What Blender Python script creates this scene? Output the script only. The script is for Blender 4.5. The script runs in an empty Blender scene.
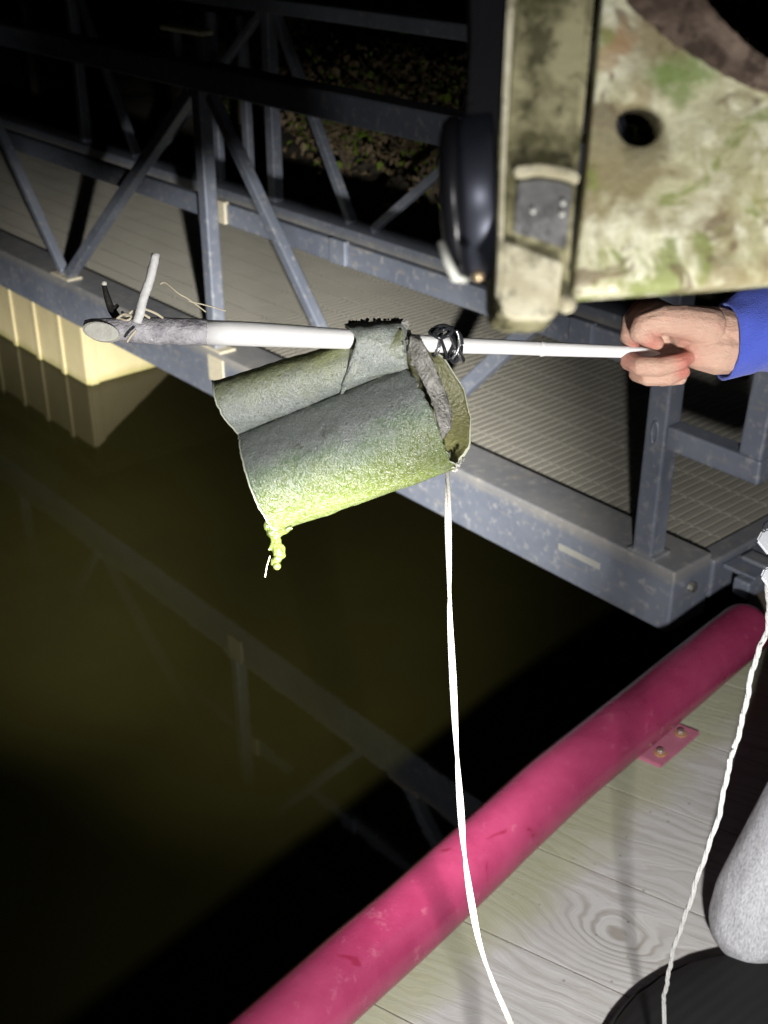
import bpy, bmesh, math, random
import numpy as np
from mathutils import Vector, Matrix, noise
random.seed(7)
sc = bpy.context.scene
C = sc.collection
V = Vector
# ------------------------------------------------------------------ camera
PITCH = math.radians(28.0)
CAM = V((0, 0, 1.7)); FPX = 1230.0
cd = bpy.data.cameras.new('camera'); cam = bpy.data.objects.new('camera', cd); C.objects.link(cam)
cam.location = CAM; cam.rotation_euler = (math.pi/2 - PITCH, 0, 0)
cd.sensor_fit = 'VERTICAL'; cd.sensor_height = 36; cd.lens = FPX/1024*36
cd.clip_start = 0.02; cd.clip_end = 400
cd.dof.use_dof = True; cd.dof.focus_distance = 1.24; cd.dof.aperture_fstop = 10.5
sc.camera = cam
FW = V((0, math.cos(PITCH), -math.sin(PITCH))); RT = V((1, 0, 0)); UP = RT.cross(FW)
def P(x, y, d):
    """a point d metres out, in the direction of photo position x, y"""
    return CAM + (FW*FPX + RT*(x-384) - UP*(y-512))*(d/FPX)
# ------------------------------------------------------------------ world: a night sky
w = bpy.data.worlds.new('World'); sc.world = w; w.use_nodes = True
nt = w.node_tree; nt.nodes.clear()
sky = nt.nodes.new('ShaderNodeTexSky'); sky.sky_type = 'NISHITA'; sky.sun_disc = False
sky.sun_elevation = math.radians(-4); sky.sun_rotation = math.radians(200)
bg = nt.nodes.new('ShaderNodeBackground'); bg.inputs[1].default_value = 0.004
wo = nt.nodes.new('ShaderNodeOutputWorld')
nt.links.new(sky.outputs[0], bg.inputs[0]); nt.links.new(bg.outputs[0], wo.inputs[0])
# ------------------------------------------------------------------ the hand lamp beside the photographer (lower right of the lens) and the phone's own weak light
def spot(name, loc, target, power, size, blend, rad, col):
    l = bpy.data.lights.new(name, 'SPOT'); l.energy = power; l.spot_size = math.radians(size)
    l.spot_blend = blend; l.shadow_soft_size = rad; l.color = col
    o = bpy.data.objects.new(name, l); C.objects.link(o); o.location = loc
    o.rotation_euler = (V(target)-V(loc)).to_track_quat('-Z', 'Y').to_euler()
    return o
LP = V((0.205, -0.02, 1.255))
def aim(az, el): az, el = math.radians(az), math.radians(el); return LP + V((math.sin(az)*math.cos(el), math.cos(az)*math.cos(el), math.sin(el)))
spot('hand_lamp_spill', LP, aim(-5, -11), 92, 106, 1.0, 0.034, (1.0, 0.97, 0.93))
spot('hand_lamp_flood', LP, aim(9, -38), 355, 75, 1.0, 0.034, (1.0, 0.97, 0.93))
spot('hand_lamp_beam', LP, aim(-10, -21), 3200, 35, 1.0, 0.034, (1.0, 0.97, 0.91))
spot('hand_lamp_hot_centre', LP, aim(-21, -21.5), 4300, 22, 1.0, 0.034, (1.0, 0.97, 0.91))
spot('phone_light', CAM+V((0.02, 0, 0.01)), P(384, 480, 3.0), 5, 95, 0.8, 0.006, (1.0, 0.97, 0.95))
sc.view_settings.view_transform = 'Standard'; sc.view_settings.look = 'None'
sc.view_settings.exposure = 0; sc.view_settings.gamma = 1; sc.view_settings.use_curve_mapping = False
# ------------------------------------------------------------------ object helpers
def link(name, me, m=None, parent=None):
    o = bpy.data.objects.new(name, me); C.objects.link(o)
    if m and me and not me.materials: me.materials.append(m)
    if parent: o.parent = parent
    return o
def obj(name, bm, m=None, parent=None, smooth=False):
    me = bpy.data.meshes.new(name); bm.to_mesh(me); bm.free()
    if smooth:
        for p in me.polygons: p.use_smooth = True
    return link(name, me, m, parent)
def tag(o, label=None, cat=None, group=None, kind=None):
    if label: o['label'] = label
    if cat: o['category'] = cat
    if group: o['group'] = group
    if kind: o['kind'] = kind
    return o
def thing(name, label, cat, group=None):
    o = bpy.data.objects.new(name, None); C.objects.link(o); o.empty_display_size = .05
    return tag(o, label, cat, group)
def box(bm, x0, x1, y0, y1, z0, z1, M=None, bev=0.0):
    vs = [V((x, y, z)) for x in (x0, x1) for y in (y0, y1) for z in (z0, z1)]
    if M: vs = [M @ v for v in vs]
    b = [bm.verts.new(v) for v in vs]
    fs = [bm.faces.new([b[i] for i in q]) for q in ((0,1,3,2),(4,6,7,5),(0,4,5,1),(2,3,7,6),(0,2,6,4),(1,5,7,3))]
    bmesh.ops.recalc_face_normals(bm, faces=fs)
    if bev:
        es = list({e for f in fs for e in f.edges})
        bmesh.ops.bevel(bm, geom=es, offset=bev, segments=2, affect='EDGES', profile=.5)
def tube(bm, pts, rs, n=12, cap=True, jit=0.0, flat=1.0):
    """swept tube through pts with radii rs"""
    pts = [V(p) for p in pts]; rings = []
    up = V((0.13, 0.2, 0.97)).normalized()
    for i, p in enumerate(pts):
        t = (pts[min(i+1, len(pts)-1)] - pts[max(i-1, 0)]).normalized()
        a = t.cross(up)
        if a.length < .05: a = t.cross(V((1, 0, 0)))
        a.normalize(); b = t.cross(a).normalized()
        r = rs[i] if hasattr(rs, '__len__') else rs
        ring = []
        for k in range(n):
            an = 2*math.pi*k/n
            q = (a*math.cos(an) + b*math.sin(an)*flat)*r
            if jit: q *= 1 + jit*noise.noise(V((p+q))*1.0/max(r, .004)*.35)
            ring.append(bm.verts.new(p+q))
        rings.append(ring)
    for A, B in zip(rings, rings[1:]):
        for k in range(n): bm.faces.new((A[k], A[(k+1) % n], B[(k+1) % n], B[k]))
    if cap:
        bm.faces.new(list(reversed(rings[0]))); bm.faces.new(rings[-1])
    bmesh.ops.recalc_face_normals(bm, faces=bm.faces[:])
    return rings
def spline(pts, n=8):
    pts = [V(p) for p in pts]; out = []
    q = [pts[0]*2-pts[1]] + pts + [pts[-1]*2-pts[-2]]
    for i in range(1, len(q)-2):
        a, b, c, d = q[i-1], q[i], q[i+1], q[i+2]
        for k in range(n):
            t = k/n
            out.append(.5*((2*b)+(c-a)*t+(2*a-5*b+4*c-d)*t*t+(3*b-a-3*c+d)*t**3))
    out.append(pts[-1]); return out
def interp(rs, n): 
    k = len(rs); return [float(np.interp(i/(n-1)*(k-1), range(k), rs)) for i in range(n)]
def blob(name, chains, voxel, m, parent=None, smooth=6, fac=.5, extra=None):
    """one continuous surface grown over chains of (point, radius)"""
    bm = bmesh.new()
    for ch in chains:
        for (a, ra), (b, rb) in zip(ch, ch[1:]):
            a = V(a); b = V(b); n = max(2, int((b-a).length/(min(ra, rb)*.22))+1)
            for k in range(n+1):
                t = k/n
                bmesh.ops.create_icosphere(bm, subdivisions=2, radius=ra+(rb-ra)*t, matrix=Matrix.Translation(a.lerp(b, t)))
    if extra: extra(bm)
    me = bpy.data.meshes.new(name+'_raw'); bm.to_mesh(me); bm.free()
    o = bpy.data.objects.new('raw', me); C.objects.link(o)
    r = o.modifiers.new('r', 'REMESH'); r.mode = 'VOXEL'; r.voxel_size = voxel
    s = o.modifiers.new('s', 'SMOOTH'); s.iterations = smooth; s.factor = fac
    dg = bpy.context.evaluated_depsgraph_get()
    me2 = bpy.data.meshes.new_from_object(o.evaluated_get(dg)); me2.name = name
    bpy.data.objects.remove(o); bpy.data.meshes.remove(me)
    for p in me2.polygons: p.use_smooth = True
    me2.materials.clear()
    return link(name, me2, m, parent)
# ------------------------------------------------------------------ materials
class NT:
    def __init__(s, name):
        s.m = bpy.data.materials.new(name); s.m.use_nodes = True
        s.n = s.m.node_tree.nodes; s.l = s.m.node_tree.links
        s.b = s.n['Principled BSDF']; s.geo = None
    def N(s, t, **k):
        n = s.n.new('ShaderNode'+t)
        for a, b in k.items(): setattr(n, a, b)
        return n
    def put(s, sock, v):
        if isinstance(v, (int, float)): sock.default_value = v
        elif isinstance(v, (tuple, list)): sock.default_value = tuple(v) if len(v) != 3 or len(sock.default_value) == 3 else (*v, 1)
        else: s.l.new(v, sock)
    def pos(s):
        if not s.geo: s.geo = s.N('NewGeometry')
        return s.geo.outputs['Position']
    def objc(s): return s.N('TexCoord').outputs['Object']
    def noise(s, vec, scale, detail=4, rough=.55, dist=0, out=0):
        n = s.N('TexNoise'); s.put(n.inputs['Vector'], vec); n.inputs['Scale'].default_value = scale
        n.inputs['Detail'].default_value = detail; n.inputs['Roughness'].default_value = rough; n.inputs['Distortion'].default_value = dist
        return n.outputs[out]
    def vor(s, vec, scale, feat='F1'):
        n = s.N('TexVoronoi', feature=feat); s.put(n.inputs['Vector'], vec); n.inputs['Scale'].default_value = scale
        return n.outputs[0]
    def math(s, op, a, b=0.0, c=0.0, clamp=False):
        n = s.N('Math', operation=op); n.use_clamp = clamp
        s.put(n.inputs[0], a); s.put(n.inputs[1], b); s.put(n.inputs[2], c); return n.outputs[0]
    def ramp(s, v, stops):
        n = s.N('ValToRGB'); s.put(n.inputs[0], v); e = n.color_ramp.elements
        while len(e) < len(stops): e.new(.5)
        for x, (p, c) in zip(e, stops):
            x.position = p; x.color = (*c, 1) if isinstance(c, (tuple, list)) else (c, c, c, 1)
        return n.outputs[0]
    def mix(s, f, a, b, mode='MIX'):
        n = s.N('Mix', data_type='RGBA', blend_type=mode); s.put(n.inputs[0], f); s.put(n.inputs[6], a); s.put(n.inputs[7], b)
        return n.outputs[2]
    def vmap(s, vec, scale=(1, 1, 1), rot=(0, 0, 0), loc=(0, 0, 0), typ='POINT'):
        n = s.N('Mapping', vector_type=typ); s.put(n.inputs[0], vec)
        n.inputs['Scale'].default_value = scale; n.inputs['Rotation'].default_value = rot; n.inputs['Location'].default_value = loc
        return n.outputs[0]
    def sep(s, vec):
        n = s.N('SeparateXYZ'); s.put(n.inputs[0], vec); return n.outputs
    def bump(s, h, strength=.5, dist=.005, prev=None):
        n = s.N('Bump'); s.put(n.inputs['Height'], h); n.inputs['Strength'].default_value = strength; n.inputs['Distance'].default_value = dist
        if prev: s.l.new(prev, n.inputs['Normal'])
        return n.outputs[0]
    def set(s, col=None, rough=None, metal=None, normal=None, spec=None, **k):
        if col is not None: s.put(s.b.inputs['Base Color'], col)
        if rough is not None: s.put(s.b.inputs['Roughness'], rough)
        if metal is not None: s.put(s.b.inputs['Metallic'], metal)
        if spec is not None: s.put(s.b.inputs['Specular IOR Level'], spec)
        if normal is not None: s.l.new(normal, s.b.inputs['Normal'])
        for a, b in k.items(): s.put(s.b.inputs[a.replace('_', ' ')], b)
        return s.m
M = {}
def simple(name, col, rough=.6, metal=0.0, var=.15, scale=20, bump=.2, bdist=.002, spec=.5):
    t = NT(name); n = t.noise(t.objc(), scale, 5, .6)
    c = t.mix(t.ramp(n, [(.3, 0.0), (.7, 1.0)]), tuple(x*(1-var) for x in col), tuple(min(1, x*(1+var)) for x in col))
    M[name] = t.set(c, rough, metal, t.bump(t.noise(t.objc(), scale*4, 4), bump, bdist), spec); return M[name]
# aluminium of the gangway
t = NT('aluminium'); p = t.pos()
n1 = t.noise(p, 3.0, 6, .65); n2 = t.noise(p, 38, 5, .6); n3 = t.noise(t.vmap(p, scale=(1, 1, 6)), 9, 4)
c = t.mix(t.ramp(n1, [(.35, 0.), (.68, 1.)]), (.125, .142, .185), (.195, .215, .262))
c = t.mix(t.ramp(n2, [(.55, 0.), (.72, .55)]), c, (.40, .39, .37))
c = t.mix(t.ramp(n3, [(.60, 0.), (.75, .5)]), c, (.33, .29, .22))
zz = t.sep(p)[2]; edge = t.math('SUBTRACT', 1.0, t.math('MULTIPLY', t.math('ABSOLUTE', t.math('SUBTRACT', zz, .075)), 30.0), clamp=True)
c = t.mix(t.math('MULTIPLY', edge, t.math('MULTIPLY_ADD', n1, 1.3, -.15)), c, (.37, .34, .28))
M['aluminium'] = t.set(c, t.math('MULTIPLY_ADD', n2, .25, .36), .35, t.bump(n2, .25, .002))
t = NT('dirty_weld'); p = t.pos(); n2 = t.noise(p, 60, 5, .6)
M['dirty_weld'] = t.set(t.mix(n2, (.34, .31, .23), (.55, .50, .38)), .6, .15, t.bump(n2, .6, .003))
t = NT('faded_tape'); n2 = t.noise(t.pos(), 40, 4); M['faded_tape'] = t.set(t.mix(n2, (.20, .21, .22), (.29, .28, .23)), .6)
t = NT('grating_metal'); p = t.pos(); n1 = t.noise(p, 6, 5, .6); n2 = t.noise(p, 90, 3)
M['grating_metal'] = t.set(t.mix(n1, (.25, .24, .205), (.34, .325, .28)), .62, .15, t.bump(n2, .5, .002))
t = NT('grating_deep'); M['grating_deep'] = t.set((.22, .21, .178), .8)
# concrete abutment: buff, stained, algae line at the water
t = NT('abutment'); p = t.pos(); z = t.sep(p)[2]
n1 = t.noise(p, 5, 6, .65); n2 = t.noise(t.vmap(p, scale=(1, 1, .25)), 14, 5, .6)
c = t.mix(n1, (.31, .265, .14), (.43, .375, .22)); c = t.mix(t.ramp(n2, [(.45, 0.), (.7, .5)]), c, (.33, .27, .15))
al = t.math('ADD', z, t.math('MULTIPLY', n1, .07))
c = t.mix(t.ramp(t.math('ADD', al, .60), [(.02, .9), (.075, 0.0)]), c, (.17, .16, .04))
M['abutment'] = t.set(c, .8, 0, t.bump(t.noise(p, 40, 5), .5, .004))
# water: dark, turbid, olive
t = NT('water'); p = t.pos()
n1 = t.noise(t.vmap(p, scale=(1, 1.6, 1), rot=(0, 0, .6)), 5.0, 3, .5, .4); n2 = t.noise(p, 1.2, 4, .6)
c = t.mix(n2, (.0042, .0041, .0016), (.0088, .0080, .0018))
n3 = t.noise(p, 30, 3)
M['water'] = t.set(c, .045, 0, t.bump(n1, .06, .006), .22, IOR=1.33)
# pipe
t = NT('pink_plastic'); p = t.pos(); n1 = t.noise(p, 5, 6, .65); n2 = t.noise(p, 28, 6, .7); n3 = t.noise(p, 120, 3); n4 = t.noise(t.vmap(p, scale=(1, 1, 1), loc=(4, 1, 2)), 11, 3, .5, 1.0)
c = t.mix(t.ramp(n1, [(.35, 0.), (.66, 1.)]), (.150, .016, .048), (.205, .029, .072))
c = t.mix(t.ramp(n2, [(.60, 0.), (.72, .55)]), c, (.26, .085, .125))
c = t.mix(t.ramp(n4, [(.66, 0.), (.70, .65)]), c, (.11, .006, .018))
M['pink_plastic'] = t.set(c, t.math('MULTIPLY_ADD', n1, .25, .16), 0, t.bump(t.math('ADD', n2, t.math('MULTIPLY', n3, .3)), .30, .003), .5)
t = NT('pink_metal'); p = t.pos(); n2 = t.noise(p, 50, 6, .7)
M['pink_metal'] = t.set(t.mix(n2, (.19, .05, .085), (.30, .11, .16)), .5, 0, t.bump(n2, .4, .002))
simple('bolt_steel', (.55, .53, .48), .3, .9, .2, 80)
simple('rust', (.24, .12, .05), .8, .2, .3, 90)
# deck boards: weathered plywood-like grain with one big knot, worked out in world space
BAZ = math.radians(122)                      # direction the boards run
BD = V((math.sin(BAZ), math.cos(BAZ), 0)); BW = V((-math.cos(BAZ), math.sin(BAZ), 0))
if BW.y < 0: BW = -BW
t = NT('weathered_wood'); p = t.pos()
def dotv(vec, d, t=t):
    n = t.N('VectorMath', operation='DOT_PRODUCT'); t.put(n.inputs[0], vec); n.inputs[1].default_value = d; return n.outputs['Value']
KN = V((0.395, 1.60, 0))
warp = t.noise(p, 4.5, 3, .5, 0, 1)
pw = t.N('VectorMath', operation='MULTIPLY_ADD'); t.put(pw.inputs[0], warp); pw.inputs[1].default_value = (.05, .05, 0); t.put(pw.inputs[2], p); pw = pw.outputs[0]
al = t.math('SUBTRACT', dotv(pw, tuple(BD)), KN.dot(BD)+.025); ac = t.math('SUBTRACT', dotv(pw, tuple(BW)), KN.dot(BW)+.025)
r2 = t.math('ADD', t.math('POWER', t.math('DIVIDE', al, .10), 2.0), t.math('POWER', t.math('DIVIDE', ac, .062), 2.0))
kn = t.math('EXPONENT', t.math('MULTIPLY', r2, -1.0))
oi = t.N('ObjectInfo').outputs['Random']
F = t.math('ADD', t.math('MULTIPLY', ac, 1.0), t.math('MULTIPLY', kn, .13))
F = t.math('ADD', F, t.math('MULTIPLY', t.noise(t.vmap(p, rot=(0, 0, -math.atan2(BD.y, BD.x)), scale=(1, 1, 1)), 1.0), .0))
g3 = t.N('VectorMath', operation='ADD'); 
comb = t.N('CombineXYZ'); t.put(comb.inputs[0], t.math('MULTIPLY', al, 1.6)); t.put(comb.inputs[1], t.math('MULTIPLY', ac, 7.0)); t.put(comb.inputs[2], t.math('MULTIPLY', oi, 30))
lowg = t.noise(comb.outputs[0], 1.3, 3, .5)
F = t.math('ADD', F, t.math('MULTIPLY', lowg, .16))
band = t.math('MULTIPLY_ADD', t.math('SINE', t.math('MULTIPLY', F, 230.0)), .5, .5)
comb2 = t.N('CombineXYZ'); t.put(comb2.inputs[0], t.math('MULTIPLY', al, 6)); t.put(comb2.inputs[1], t.math('MULTIPLY', F, 170.0)); t.put(comb2.inputs[2], t.math('MULTIPLY', oi, 30))
fine = t.noise(comb2.outputs[0], 1.6, 5, .65)
blot = t.noise(p, 7, 4, .6)
c = t.mix(fine, (.27, .252, .23), (.45, .43, .40))
c = t.mix(t.math('MULTIPLY', t.math('POWER', band, 2.5), t.math('ADD', t.math('MULTIPLY_ADD', t.noise(p, 3.0, 4, .6), 1.6, -.40), t.math('MULTIPLY', kn, .7), 0.0, True)), c, (.20, .175, .145))
c = t.mix(t.ramp(blot, [(.4, 0.), (.75, .45)]), c, (.36, .33, .29))
vd = t.vor(p, 26); 
dirt = t.noise(t.vmap(p, loc=(5, 5, 0)), 2.2, 6, .7)
c = t.mix(t.ramp(dirt, [(.48, 0.), (.72, .5)]), c, (.21, .20, .18))
c = t.mix(t.ramp(vd, [(.045, .8), (.085, 0.)]), c, (.13, .11, .09))
# green algae where the wet pipe touches the boards: distance from pipe line
LX, LY = .98, 1.045; LL = math.hypot(LX, LY)
dpipe = t.math('SUBTRACT', dotv(p, (LY/LL, -LX/LL, 0)), (-.12)*LY/LL-1.39*LX/LL)
ga = t.math('ADD', dpipe, t.math('MULTIPLY', t.math('SUBTRACT', t.noise(p, 6, 4), .5), .22))
c = t.mix(t.ramp(ga, [(.07, .6), (.15, 0.)]), c, (.24, .24, .11))
M['wood'] = t.set(t.mix(1.0, c, (.80, .84, .91), 'MULTIPLY'), .72, 0, t.bump(t.math('ADD', fine, t.math('MULTIPLY', band, -.12)), .55, .003), .3)
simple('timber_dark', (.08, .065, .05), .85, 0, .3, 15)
# pot shell: grey wet skin above running into green and yellow algae below (the growth's own colours, with pale wet glints painted over them)
t = NT('algae_shell'); at = t.N('Attribute', attribute_name='tb').outputs['Fac']; p = t.pos()
n1 = t.noise(p, 22, 6, .65); n2 = t.noise(p, 230, 4, .6); n3 = t.noise(p, 480, 3, .7); n5 = t.vor(p, 300)
g = t.math('ADD', at, t.math('MULTIPLY', t.math('SUBTRACT', n1, .5), .50))
c = t.ramp(g, [(.0, (.30, .33, .13)), (.15, (.25, .28, .19)), (.34, (.24, .27, .25)), (.54, (.16, .18, .17)), (.66, (.10, .15, .085)), (.82, (.085, .125, .018)), (.97, (.082, .11, .013))])
c = t.mix(t.ramp(n2, [(.42, 0.), (.68, .65)]), c, t.mix(.4, c, (.22, .22, .25)))
c = t.mix(t.ramp(n2, [(.26, .75), (.42, 0.)]), c, (.04, .05, .03))
n6 = t.noise(p, 560, 3, .6)
glint = t.math('MULTIPLY', t.ramp(n6, [(.53, 0.), (.64, 1.)]), t.ramp(n1, [(.30, .2), (.62, .9)]))
c = t.mix(glint, c, t.mix(.32, c, (.62, .63, .66)))  # whitened specks painted into the colour as wet sparkle
c = t.mix(t.ramp(n6, [(.34, .40), (.44, 0.)]), c, (.04, .05, .03))
n7 = t.noise(t.vmap(p, scale=(1, 1, 1), loc=(7, 7, 7)), 55, 5, .7, .6)
c = t.mix(t.ramp(n7, [(.58, 0.), (.70, .65)]), c, (.05, .055, .04))
h = t.math('ADD', t.math('MULTIPLY', n2, .8), t.math('MULTIPLY', n3, .6))
M['algae_shell'] = t.set(c, t.ramp(n2, [(.3, .12), (.7, .34)]), 0, t.bump(n1, .35, .004, t.bump(t.math('ADD', n6, t.math('MULTIPLY', n2, .5)), .9, .0014)), .9)
t = NT('rubber_lining'); p = t.pos(); n1 = t.noise(p, 40, 6, .65); n2 = t.noise(p, 260, 4)
M['rubber_lining'] = t.set(t.mix(n1, (.07, .075, .03), (.17, .165, .07)), .4, 0, t.bump(n2, .8, .002))
t = NT('shell_rim'); M['shell_rim'] = t.set((.40, .42, .34), .4)
t = NT('torn_foam'); p = t.pos(); n1 = t.noise(p, 90, 6, .7); n2 = t.noise(p, 420, 4)
M['torn_foam'] = t.set(t.mix(t.ramp(n1, [(.35, 0.), (.65, 1.)]), (.13, .13, .11), (.44, .43, .41)), .5, 0, t.bump(t.math('ADD', n1, n2), 1.0, .004))
t = NT('slime'); p = t.pos(); n1 = t.noise(p, 160, 4)
M['slime'] = t.set(t.mix(n1, (.035, .05, .01), (.08, .095, .03)), .2, 0, t.bump(n1, .8, .003))
t = NT('peeled_wood'); p = t.pos(); n1 = t.noise(t.vmap(p, scale=(.25, 1, 1)), 160, 4)
M['peeled_wood'] = t.set(t.mix(n1, (.74, .74, .74), (.86, .86, .87)), .45, 0, t.bump(n1, .3, .001))
t = NT('bark'); p = t.pos(); n1 = t.noise(p, 60, 6, .7); n2 = t.noise(p, 300, 4)
M['bark'] = t.set(t.mix(t.ramp(n1, [(.38, 0.), (.62, 1.)]), (.20, .19, .215), (.46, .45, .48)), .6, 0, t.bump(t.math('ADD', n1, n2), .8, .003))
t = NT('cut_wood'); p = t.pos(); n1 = t.noise(p, 120, 5)
M['cut_wood'] = t.set(t.mix(n1, (.42, .42, .36), (.66, .66, .60)), .6, 0, t.bump(n1, .5, .002))
simple('dark_twig', (.02, .019, .017), .5, 0, .4, 60)
simple('dry_fibre', (.50, .45, .33), .8)
simple('cord_white', (.105, .102, .094), .7, 0, .22, 500, .9, .002)
simple('cord_white_fluffy', (.26, .26, .26), .8, 0, .25, 600, .9, .002)
simple('pale_twig', (.62, .62, .62), .7, 0, .12, 200, .6, .001)
t = NT('black_wire'); M['black_wire'] = t.set((.03, .032, .036), .16, .2)
simple('silver_wire', (.62, .62, .64), .2, .9, .1, 90)
t = NT('clear_clip'); M['clear_clip'] = t.set((.5, .52, .56), .15, .65)
# skin
t = NT('skin'); p = t.pos(); n1 = t.noise(p, 30, 4, .6); n2 = t.vor(p, 900); n3 = t.noise(p, 70, 5)
red = t.N('Attribute', attribute_name='red').outputs['Fac']
c = t.mix(n1, (.50, .31, .235), (.60, .40, .31)); c = t.mix(t.math('MULTIPLY', red, .8), c, (.50, .15, .12)); c = t.mix(t.ramp(n3, [(.5, 0.), (.75, .35)]), c, (.50, .22, .17))
M['skin'] = t.set(c, .48, 0, t.bump(n2, .35, .0006, t.bump(t.noise(t.vmap(p, scale=(1, 1, 2.2), rot=(0, .5, 0)), 130, 5, .65, .8), .75, .0026)), .4)
t.b.inputs['Subsurface Weight'].default_value = .12; t.b.inputs['Subsurface Radius'].default_value = (.008, .003, .0015); t.b.inputs['Subsurface Scale'].default_value = 1
t = NT('blue_cotton'); p = t.pos(); n1 = t.noise(p, 25, 5, .6); n2 = t.noise(p, 700, 3); 
M['blue_cotton'] = t.set(t.mix(n1, (.050, .080, .42), (.085, .125, .58)), .85, 0, t.bump(n2, .8, .002, t.bump(n1, .5, .006)), .2)
t.b.inputs['Sheen Weight'].default_value = .2
t = NT('grey_heather'); p = t.pos()
n1 = t.noise(t.vmap(p, scale=(1, 1, .22), rot=(.2, .5, .3)), 420, 4, .7); n2 = t.noise(p, 14, 4)
M['grey_heather'] = t.set(t.mix(t.ramp(n1, [(.35, 0.), (.65, 1.)]), (.17, .175, .19), (.33, .335, .355)), .9, 0, t.bump(n1, .8, .002, t.bump(n2, .5, .02)), .15)
t = NT('hair'); M['hair'] = t.set((.03, .02, .014), .5)
t = NT('black_fabric'); p = t.pos(); n1 = t.noise(t.vmap(p, scale=(1, 1, 1)), 9, 5)
wv = t.N('TexWave'); t.put(wv.inputs[0], t.vmap(p, rot=(0, 0, .9))); wv.inputs['Scale'].default_value = 14; wv.inputs['Distortion'].default_value = 1.5
M['black_fabric'] = t.set(t.mix(n1, (.003, .003, .0033), (.006, .006, .006)), .75, 0, t.bump(wv.outputs[0], .15, .004), .25)
# camouflage
t = NT('camouflage'); p = t.pos()
a = t.noise(p, 20, 6, .62, .2); b = t.noise(t.vmap(p, loc=(3, 1, 7)), 13, 5, .6, .5); e = t.noise(t.vmap(p, loc=(9, 2, 4)), 120, 6, .75); f = t.noise(t.vmap(p, scale=(1, 1, .4), rot=(0, .6, 0)), 70, 6, .7, .4)
c = t.mix(t.ramp(a, [(.38, 0.), (.62, 1.)]), (.33, .31, .17), (.58, .57, .38))
c = t.mix(t.ramp(f, [(.46, 0.), (.62, .8)]), c, (.78, .78, .62))
c = t.mix(t.ramp(e, [(.30, .8), (.46, 0.)]), c, (.27, .25, .12))
c = t.mix(t.ramp(b, [(.50, 0.), (.58, .85)]), c, (.22, .18, .09))
b2 = t.noise(t.vmap(p, loc=(6, 2, 1)), 22, 5, .65, .8)
c = t.mix(t.ramp(b2, [(.55, 0.), (.60, .8)]), c, (.19, .23, .06))
b3 = t.noise(t.vmap(p, loc=(1, 8, 4)), 34, 5, .65, 1.0)
c = t.mix(t.ramp(b3, [(.57, 0.), (.62, .75)]), c, (.14, .10, .06))
def disc(cc, x, y, r, n, amt, col):
    q = t.N('VectorMath', operation='MULTIPLY_ADD'); t.put(q.inputs[0], t.noise(p, n, 4, .6, 0, 1)); q.inputs[1].default_value = (.022, .022, .022); t.put(q.inputs[2], p)
    d = t.N('VectorMath', operation='DISTANCE'); t.put(d.inputs[0], q.outputs[0]); d.inputs[1].default_value = P(x, y, .5)+V((.011, .011, .011))
    return t.mix(t.ramp(d.outputs['Value'], [(r*.75, amt), (r*1.15, 0.)]), cc, col)
c = disc(c, 668, 78, .0080, 90, .85, (.16, .24, .06)); c = disc(c, 697, 74, .0075, 90, .8, (.19, .27, .08)); c = disc(c, 684, 92, .006, 80, .7, (.18, .25, .07))
c = disc(c, 622, 42, .0070, 110, .75, (.33, .20, .10)); c = disc(c, 606, 58, .005, 110, .7, (.36, .23, .12)); c = disc(c, 760, 190, .0075, 70, .5, (.30, .27, .08))
c = disc(c, 640, 150, .012, 60, .4, (.30, .28, .18)); c = disc(c, 600, 130, .010, 60, .4, (.32, .30, .20)); c = disc(c, 700, 120, .010, 60, .4, (.33, .32, .20))
M['camouflage'] = t.set(c, .75, 0, t.bump(e, .6, .003), .3)
def camo_variant(name, lo, hi, rough=.75):
    t = NT(name); p = t.pos(); a = t.noise(p, 30, 6, .68, .3); b = t.noise(p, 90, 5, .7); f = t.noise(t.vmap(p, loc=(2, 2, 2)), 75, 5, .7)
    M[name] = t.set(t.mix(t.ramp(f, [(.52, 0.), (.60, .8)]), t.mix(t.ramp(a, [(.40, 0.), (.60, 1.)]), lo, hi), tuple(x*.55 for x in lo)), rough, 0, t.bump(b, .4, .002), .3)
camo_variant('camo_green_leaf', (.10, .17, .03), (.24, .32, .09))
camo_variant('camo_brown', (.06, .04, .03), (.24, .18, .14))
camo_variant('camo_olive', (.075, .07, .03), (.36, .34, .20))
camo_variant('camo_rust', (.26, .14, .06), (.45, .30, .17))
camo_variant('tan_strap', (.50, .46, .32), (.80, .77, .60))
camo_variant('grey_insert', (.14, .14, .14), (.26, .26, .26), .45)
t = NT('black_drum'); M['black_drum'] = t.set((.012, .012, .015), .32, .1)
t = NT('drum_metal'); M['drum_metal'] = t.set((.05, .055, .075), .38, .6)
simple('brass', (.62, .48, .30), .35, .7)
simple('pale_plastic', (.62, .63, .58), .4)
# planting and ground
def leafm(name, a, b):
    t = NT(name); oi = t.noise(t.pos(), 9, 2)
    M[name] = t.set(t.mix(t.ramp(oi, [(.35, 0.), (.65, 1.)]), a, b), .6, 0, None, .3)
leafm('leaf_olive', (.05, .065, .02), (.13, .145, .05)); leafm('leaf_green', (.08, .14, .015), (.17, .24, .03)); leafm('leaf_dry', (.12, .09, .05), (.20, .155, .09))
simple('stem_brown', (.10, .08, .055), .9)
simple('earth', (.085, .07, .05), .95, 0, .5, 4, 1.0, .05)
simple('cap_tape', (.80, .76, .55), .4)
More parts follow.
